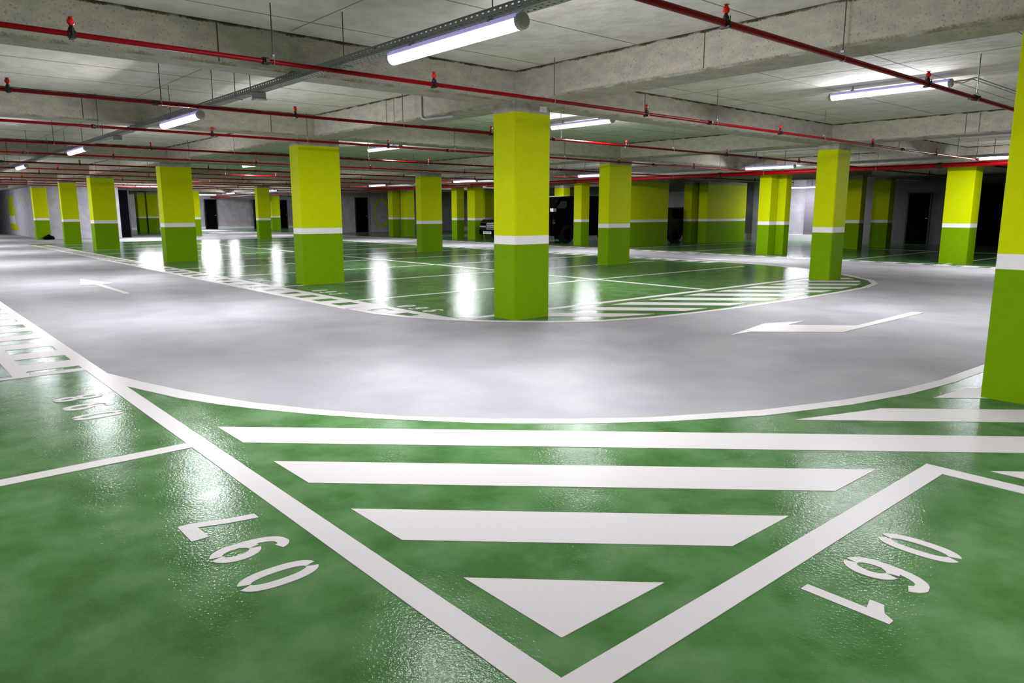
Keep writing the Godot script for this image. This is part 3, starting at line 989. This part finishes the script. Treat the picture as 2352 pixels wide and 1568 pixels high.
func build_services() -> void:
	# branch pipes across the hall
	var sp := [1.12, 3.95, 6.95, 9.98, 13.05, 15.95]
	var ha := [2.46, 5.45, 8.38, 11.3, 14.15, 17.1]
	var co := [2.40, 8.22, 14.3]
	var labels := [
		"red sprinkler pipe crossing the upper right corner, nearest to the viewer",
		"red sprinkler pipe crossing in front of the top of the near middle column",
		"red sprinkler pipe passing behind the near middle column's top, third from the viewer",
		"fourth red sprinkler pipe, level with the top of the broad left column",
		"fifth red sprinkler pipe, just under the second left tube lamp",
		"sixth red sprinkler pipe back into the hall",
		"seventh red sprinkler pipe back into the hall, at the third left column's top",
		"eighth red sprinkler pipe back into the hall",
		"ninth red sprinkler pipe back into the hall",
		"tenth red sprinkler pipe back into the hall, over the small left columns",
		"eleventh red sprinkler pipe back into the hall",
		"twelfth red sprinkler pipe back into the hall",
		"farthest red sprinkler pipe, just before the core wall"]
	var zs := [-2.66, -5.58, -8.42, -11.22, -14.35, -17.0, -20.2, -22.9, -25.7, -28.95, -31.3, -34.2, -36.9]
	for i in zs.size():
		var s := sp.duplicate()
		var h := ha.duplicate()
		var c := co.duplicate()
		if i == 0:
			s = [1.1, 4.04, 7.24, 10.2, 13.1, 16.0]
			h = [2.6, 5.58, 8.52, 11.4, 14.3, 17.2]
			c = [2.4, 8.46, 14.4]
		pipe_run(zs[i], -5.9, 19.25, 0.021 if i == 0 else 0.018, labels[i], s, h, c, i < 5)
	# the wide main they branch from
	var mp := thing("main_pipe", "thick red main pipe running across the right half above the far lane", "pipe", Vector3(19.3, 2.34, 0))
	put("pipe", tube([Vector3(0, 0, 4.0), Vector3(0, 0, -56.0)], 0.056, 18), M.red, mp)
	for k in 18:
		var z := 1.2 - 3.1 * k
		var r := put("hanger", tube([Vector3(0, 0.05, z), Vector3(0, SLAB_Y - 2.34, z)], 0.006, 6), M.zinc, mp)
		var ring := []
		for i in 17:
			var a := TAU * i / 16.0
			ring.append(Vector3(cos(a) * 0.06, sin(a) * 0.06, z))
		put("ring", tube(ring, 0.006, 5), M.zinc, r)
	for k in 8:
		put("coupling", tube([Vector3(0, 0, -0.6 - 6.0 * k), Vector3(0, 0, -0.7 - 6.0 * k)], 0.070, 16), M.iron, mp)
	# short branches on the other side of the main
	var far := ["red sprinkler pipe beyond the main, over the right double column",
		"red sprinkler pipe beyond the main, ending at the column by the black wall",
		"red sprinkler pipe beyond the main, over the wide lime walls", "red sprinkler pipe beyond the main, over the parked truck"]
	var fz := [-8.6, -6.0, -14.4, -20.4]
	for i in 4:
		pipe_run(fz[i], 19.35, 27.0 if i != 1 else 25.2, 0.018, far[i], [21.2, 24.2], [22.6, 25.0], [20.2], false)

	# perforated tray over the left lane, hung on rods, carrying the lamps
	tray("cable_tray", "grey perforated cable tray carrying the lamps over the left lane", 2.96, 3.06, 5.5, -38.0, [1.7, -0.6, -2.6, -3.6, -5.45, -7.35, -7.75, -8.4, -9.9, -11.9, -13.4, -14.9, -16.4, -18.2, -20.2, -22.0, -24.0, -26.0, -28.5, -31.0, -34.0])
	tray("cable_tray", "grey perforated cable tray over the far lane at right", 17.98, 18.08, 3.0, -50.0, [-0.5, -3.0, -5.5, -8.0, -10.5, -13.0, -15.5, -18.0, -21.0, -24.0, -28.0, -32.0, -36.0, -40.0])
	# small sensor boxes hanging under the tray
	var a := ["small grey box on the left cable tray between the first and second lamps", "small grey box on the left cable tray between the second and third lamps"]
	var bz := [-7.2, -12.6]
	for i in 2:
		var o := thing("sensor_box", a[i], "sensor", Vector3(3.01, 2.345, bz[i]), 0.0, "sensor boxes on the cable tray")
		put("body", centre_box(Vector3(0, 0.02, 0), Vector3(0.10, 0.06, 0.10)), M.box, o)
		put("lid", centre_box(Vector3(0, -0.014, 0), Vector3(0.112, 0.012, 0.112)), M.plastic, o)
		put("bracket", box_mesh(Vector3(-0.02, 0.05, -0.02), Vector3(0.02, 0.054, 0.02)), M.zinc, o)
	# loop of flex between tray and near lamp
	var fx := thing("lamp_flex", "thin grey flex looping from the tray to the near tube lamp", "cable")
	put("flex", tube([Vector3(2.96, 2.40, -5.05), Vector3(2.95, 2.34, -4.98), Vector3(2.945, 2.305, -4.86), Vector3(2.942, 2.315, -4.72)], 0.005, 8), M.conduit, fx)
	# conduit feeding the right-hand lamp
	var cd := thing("conduit", "thin grey conduit leading from the upper right lamp towards the big column", "conduit")
	put("pipe", tube([Vector3(9.5, 2.715, -3.22), Vector3(9.62, 2.735, -3.12), Vector3(9.78, 2.775, -3.08), Vector3(13.1, 2.775, -3.08)], 0.009, 8), M.conduit, cd)
	put("pipe", tube([Vector3(9.5, 2.70, -3.20), Vector3(9.64, 2.71, -3.16), Vector3(9.80, 2.765, -3.12), Vector3(13.1, 2.765, -3.12)], 0.007, 8), M.conduit, cd)
	# white conduit bent down the beam side behind the near column
	var jc := thing("conduit", "white bent conduit on the beam left of the near middle column", "conduit")
	put("pipe", tube([Vector3(5.60, 2.78, -8.21), Vector3(5.60, 2.50, -8.21), Vector3(5.605, 2.46, -8.20), Vector3(5.62, 2.44, -8.15), Vector3(5.66, 2.435, -7.6)], 0.014, 10), M.conduit, jc)

func tray(called: String, label: String, x0: float, x1: float, za: float, zb: float, rods: Array) -> void:
	var o := thing(called, label, "cable tray", Vector3((x0 + x1) / 2, 2.40, 0))
	var hw := (x1 - x0) / 2
	var n := (za - zb) / 0.055
	for s in [-1.0, 1.0]:
		var st := st_new()
		quad(st, Vector3(s * hw, 0, za), Vector3(s * hw, 0, zb), Vector3(s * hw, 0.055, zb), Vector3(s * hw, 0.055, za), Vector3(s, 0, 0), Vector2(0, 1), Vector2(n, 1), Vector2(n, 0), Vector2(0, 0))
		var rail := put("side_rail", st.commit(), M.perf, o)
		put("lip", box_mesh(Vector3(s * hw - 0.006, 0.053, zb), Vector3(s * hw + 0.002, 0.057, za)), M.zinc, rail)
	var bt := st_new()
	quad(bt, Vector3(-hw, 0, za), Vector3(-hw, 0, zb), Vector3(hw, 0, zb), Vector3(hw, 0, za), Vector3.DOWN, Vector2(0, 0), Vector2(n, 0), Vector2(n, 1), Vector2(0, 1))
	put("bottom", bt.commit(), M.perf, o)
	put("cable", tube([Vector3(-0.02, 0.012, za), Vector3(-0.02, 0.012, zb)], 0.010, 8), M.conduit, o)
	put("cable", tube([Vector3(0.015, 0.010, za), Vector3(0.015, 0.010, zb)], 0.008, 8), M.rod, o)
	var rod := tube([Vector3(0, 0.0, 0), Vector3(0, SLAB_Y - 2.40, 0)], 0.004, 6)
	var brk := box_mesh(Vector3(-hw - 0.004, -0.006, -0.012), Vector3(hw + 0.004, 0.0, 0.012))
	for z in rods:
		var h := put("hanger_rod", rod, M.rod, o, Vector3(-0.02, 0, z))
		put("bracket", brk, M.zinc, h, Vector3(0.02, 0, 0))

# edge of the grey lane against the striped corner in front
func arc_lane() -> PackedVector2Array:
	return pts([1.275, -6.30, 1.40, -5.80, 1.56, -5.25, 1.79, -4.66, 2.02, -4.24, 2.35, -3.74, 2.74, -3.32, 3.12, -2.985, 3.5, -2.70, 4.17, -2.34, 4.82, -2.11, 5.36, -1.98, 5.96, -1.90, 6.84, -1.87])

func arc_lane_in() -> PackedVector2Array:
	return pts([1.275, -5.72, 1.45, -5.12, 1.60, -4.76, 1.77, -4.44, 1.98, -4.10, 2.19, -3.81, 2.62, -3.30, 3.05, -2.905, 3.5, -2.58, 4.06, -2.26, 4.75, -2.015, 5.36, -1.875, 5.96, -1.80, 6.84, -1.77])

func island_outer() -> PackedVector2Array:
	return pts([4.58, -8.6, 4.60, -7.95, 4.72, -7.40, 4.99, -6.83, 5.35, -6.33, 5.72, -5.96, 6.30, -5.58, 6.93, -5.38, 7.67, -5.27, 8.57, -5.20, 10.05, -5.16, 11.51, -5.17, 12.5, -5.22, 13.34, -5.40, 13.96, -5.74, 14.6, -6.38, 15.3, -7.2, 15.9, -8.2, 16.2, -9.3, 16.3, -10.5])

func island_inner() -> PackedVector2Array:
	return pts([4.70, -8.6, 4.72, -8.0, 4.83, -7.46, 5.06, -6.93, 5.42, -6.43, 5.79, -6.06, 6.36, -5.68, 6.97, -5.48, 7.69, -5.37, 8.58, -5.30, 10.05, -5.26, 11.5, -5.27, 12.47, -5.32, 13.28, -5.49, 13.86, -5.81, 14.5, -6.45, 15.2, -7.27, 15.8, -8.25, 16.1, -9.33, 16.2, -10.5])

func stripes(o: Node3D, region: PackedVector2Array, x_at: float, z_top: float, width: float, period: float, slope: float, count: int, span: float) -> void:
	for k in count:
		var z := z_top + period * k
		var raw := pts([x_at, z, x_at + span, z + slope * span, x_at + span, z + width + slope * span, x_at, z + width])
		for p in Geometry2D.intersect_polygons(raw, region):
			if p.size() > 2:
				paint(o, "stripe", p)

func ladder(o: Node3D, x0: float, x1: float, x2: float, x3: float, z0: float, z1: float, first: float, period: float, gap: float) -> void:
	# two rails with rungs; the green shows through between the rungs
	paint(o, "rail", rect(x0, z1, x1, z0))
	paint(o, "rail", rect(x2, z1, x3, z0))
	var z := first
	var n := 0
	while z - period + gap > z1:
		paint(o, "rung", rect(x1, z - period + gap, x2, z))
		z -= period
		n += 1

func build_markings() -> void:
	# corner in front
	var o := marking("corner_line", "broad white line curving round the striped corner along the grey lane")
	paint(o, "curve", strip(arc_lane(), arc_lane_in()))
	paint(o, "line", rect(6.84, -1.87, 20.0, -1.77))
	o = marking("stall_lines", "white lines framing stalls 097 and 098 at the lower left")
	paint(o, "line", rect(1.17, -6.62, 1.275, -1.15), 0.0045)
	paint(o, "line", rect(-5.9, -4.055, 1.17, -3.955), 0.0045)
	paint(o, "line", rect(-5.9, -6.62, 1.17, -6.54), 0.0045)
	o = marking("stall_lines", "white right-angled lines framing stall 061 at the lower right")
	paint(o, "line", rect(1.275, -1.255, 3.87, -1.15), 0.0045)
	paint(o, "line", rect(3.77, -1.15, 3.87, 5.5), 0.0045)
	o = marking("hatching", "wide white diagonal stripes on the green corner in front")
	var region := pts([1.41, -4.45, 1.6, -4.35, 1.9, -4.0, 2.3, -3.6, 2.72, -3.14, 3.12, -2.76, 3.55, -2.42, 4.03, -2.12, 4.72, -1.87, 5.3, -1.735, 6.0, -1.67, 7.2, -1.66, 9.0, -1.66, 9.0, 1.5, 3.99, 1.5, 3.99, -1.39, 1.41, -1.39])
	stripes(o, region, 1.41, -8.26, 0.4, 0.80, 0.95, 8, 8.0)
	paint(o, "stripe", pts([1.41, -1.87, 1.905, -1.39, 1.41, -1.39]))
	o = marking("ladder_marking", "white ladder-patterned walkway at the left edge beside the lane")
	ladder(o, 0.69, 0.80, 1.17, 1.275, -6.62, -38.0, -6.78, 0.593, 0.28)
	paint(o, "line", rect(0.80, -6.655, 1.17, -6.62))
	o = marking("ladder_marking", "white ladder-patterned walkway along the left side of the stalls island")
	ladder(o, 4.56, 4.68, 4.99, 5.13, -8.55, -33.0, -8.58, 0.593, 0.27)
	paint(o, "rung", pts([4.70, -8.6, 4.72, -8.27, 5.0, -8.27, 5.0, -8.6]))
	paint(o, "rung", pts([4.73, -7.99, 4.80, -7.72, 5.0, -7.72, 5.0, -7.99]))
	paint(o, "rung", pts([4.86, -7.43, 5.06, -6.93, 5.13, -6.83, 5.13, -8.6, 4.99, -8.6, 4.99, -7.43]))
	o = marking("island_line", "white line bounding the stalls island along the curving grey lane")
	paint(o, "curve", strip(island_outer(), island_inner()))
	o = marking("hatching", "white diagonal stripes on the island tip between two columns")
	region = pts([5.62, -6.55, 6.0, -6.12, 6.46, -5.83, 7.05, -5.62, 7.7, -5.51, 8.6, -5.44, 10.05, -5.40, 11.5, -5.41, 12.4, -5.46, 13.2, -5.62, 13.75, -5.93, 14.25, -6.42, 14.3, -6.60])
	stripes(o, region, 0.0, -22.08, 0.42, 0.84, 1.0, 14, 24.0)
	o = marking("stall_lines", "thin white lines dividing the stalls of the green island")
	paint(o, "line", rect(5.13, -6.85, 14.9, -6.73))
	paint(o, "back_line", rect(10.14, -33.0, 10.26, -6.85))
	for k in 10:
		var z := -9.28 - 2.60 * k
		paint(o, "line", rect(5.13, z - 0.045, 15.3, z + 0.045))
	o = marking("ladder_marking", "white dashed walkway along the far side of the stalls island")
	ladder(o, 15.7, 15.78, 16.2, 16.3, -10.5, -33.0, -10.5, 0.593, 0.27)
	o = marking("ladder_marking", "white dashed walkway in front of the far stalls")
	ladder(o, 18.95, 19.03, 19.4, 19.5, -4.3, -39.0, -4.4, 0.593, 0.27)
	o = marking("stall_lines", "thin white lines dividing the far stalls at right")
	for z in [-6.42, -8.76, -14.0, -16.6]:
		paint(o, "line", rect(19.5, z - 0.05, 26.0, z + 0.05))
	paint(o, "back_line", rect(25.95, -16.6, 26.05, -4.3))

	# arrows in the lanes
	o = marking("lane_arrow", "straight white arrow pointing up the left lane", "floor arrow")
	paint(o, "arrow", pts([2.90, -15.8, 3.16, -14.43, 2.95, -14.36, 2.95, -12.42, 2.855, -12.42, 2.855, -14.36, 2.65, -14.45]))
	o = marking("lane_arrow", "bent white arrow on the grey lane at right", "floor arrow")
	paint(o, "arrow", pts([6.55, -4.08, 7.55, -4.27, 8.07, -4.06, 7.66, -4.04, 8.18, -3.51, 9.86, -3.55, 9.91, -3.42, 7.62, -3.40, 6.91, -4.06]))
	o = marking("lane_arrow", "distant white arrow on the far lane behind the stalls", "floor arrow")
	paint(o, "arrow", pts([17.0, -12.1, 17.3, -10.9, 17.06, -10.9, 17.06, -9.2, 16.94, -9.2, 16.94, -10.9, 16.7, -10.9]))

	# stencilled numbers
	var l := Vector2(-1, 0)
	var f := Vector2(0, -1)
	stall_number("097", [Vector2(0.935, -2.305), Vector2(0.935, -2.575), Vector2(0.935, -2.865)], l, f, 0.285, "stencilled number 097 at the lower left")
	stall_number("098", [Vector2(0.94, -5.0), Vector2(0.94, -5.29), Vector2(0.94, -5.575)], l, f, 0.29, "stencilled number 098 catching the light at left")
	stall_number("061", [Vector2(2.845, -0.92), Vector2(2.545, -0.92), Vector2(2.245, -0.92)], -f, l, 0.285, "stencilled number 061 at the lower right")
	stall_number("096", [Vector2(5.335, -8.27), Vector2(5.335, -7.97), Vector2(5.335, -7.66)], -l, -f, 0.29, "stencilled number 096 just left of the near middle column")
	stall_number("095", [Vector2(5.375, -10.88), Vector2(5.375, -10.58), Vector2(5.375, -10.26)], -l, -f, 0.29, "stencilled number 095 in front of the broad left column")
	stall_number("094", [Vector2(5.375, -13.48), Vector2(5.375, -13.18), Vector2(5.375, -12.86)], -l, -f, 0.29, "faint stencilled number 094 left of the broad left column")
	stall_number("093", [Vector2(5.375, -16.08), Vector2(5.375, -15.78), Vector2(5.375, -15.46)], -l, -f, 0.29, "faint stencilled number 093 right of the third left column")
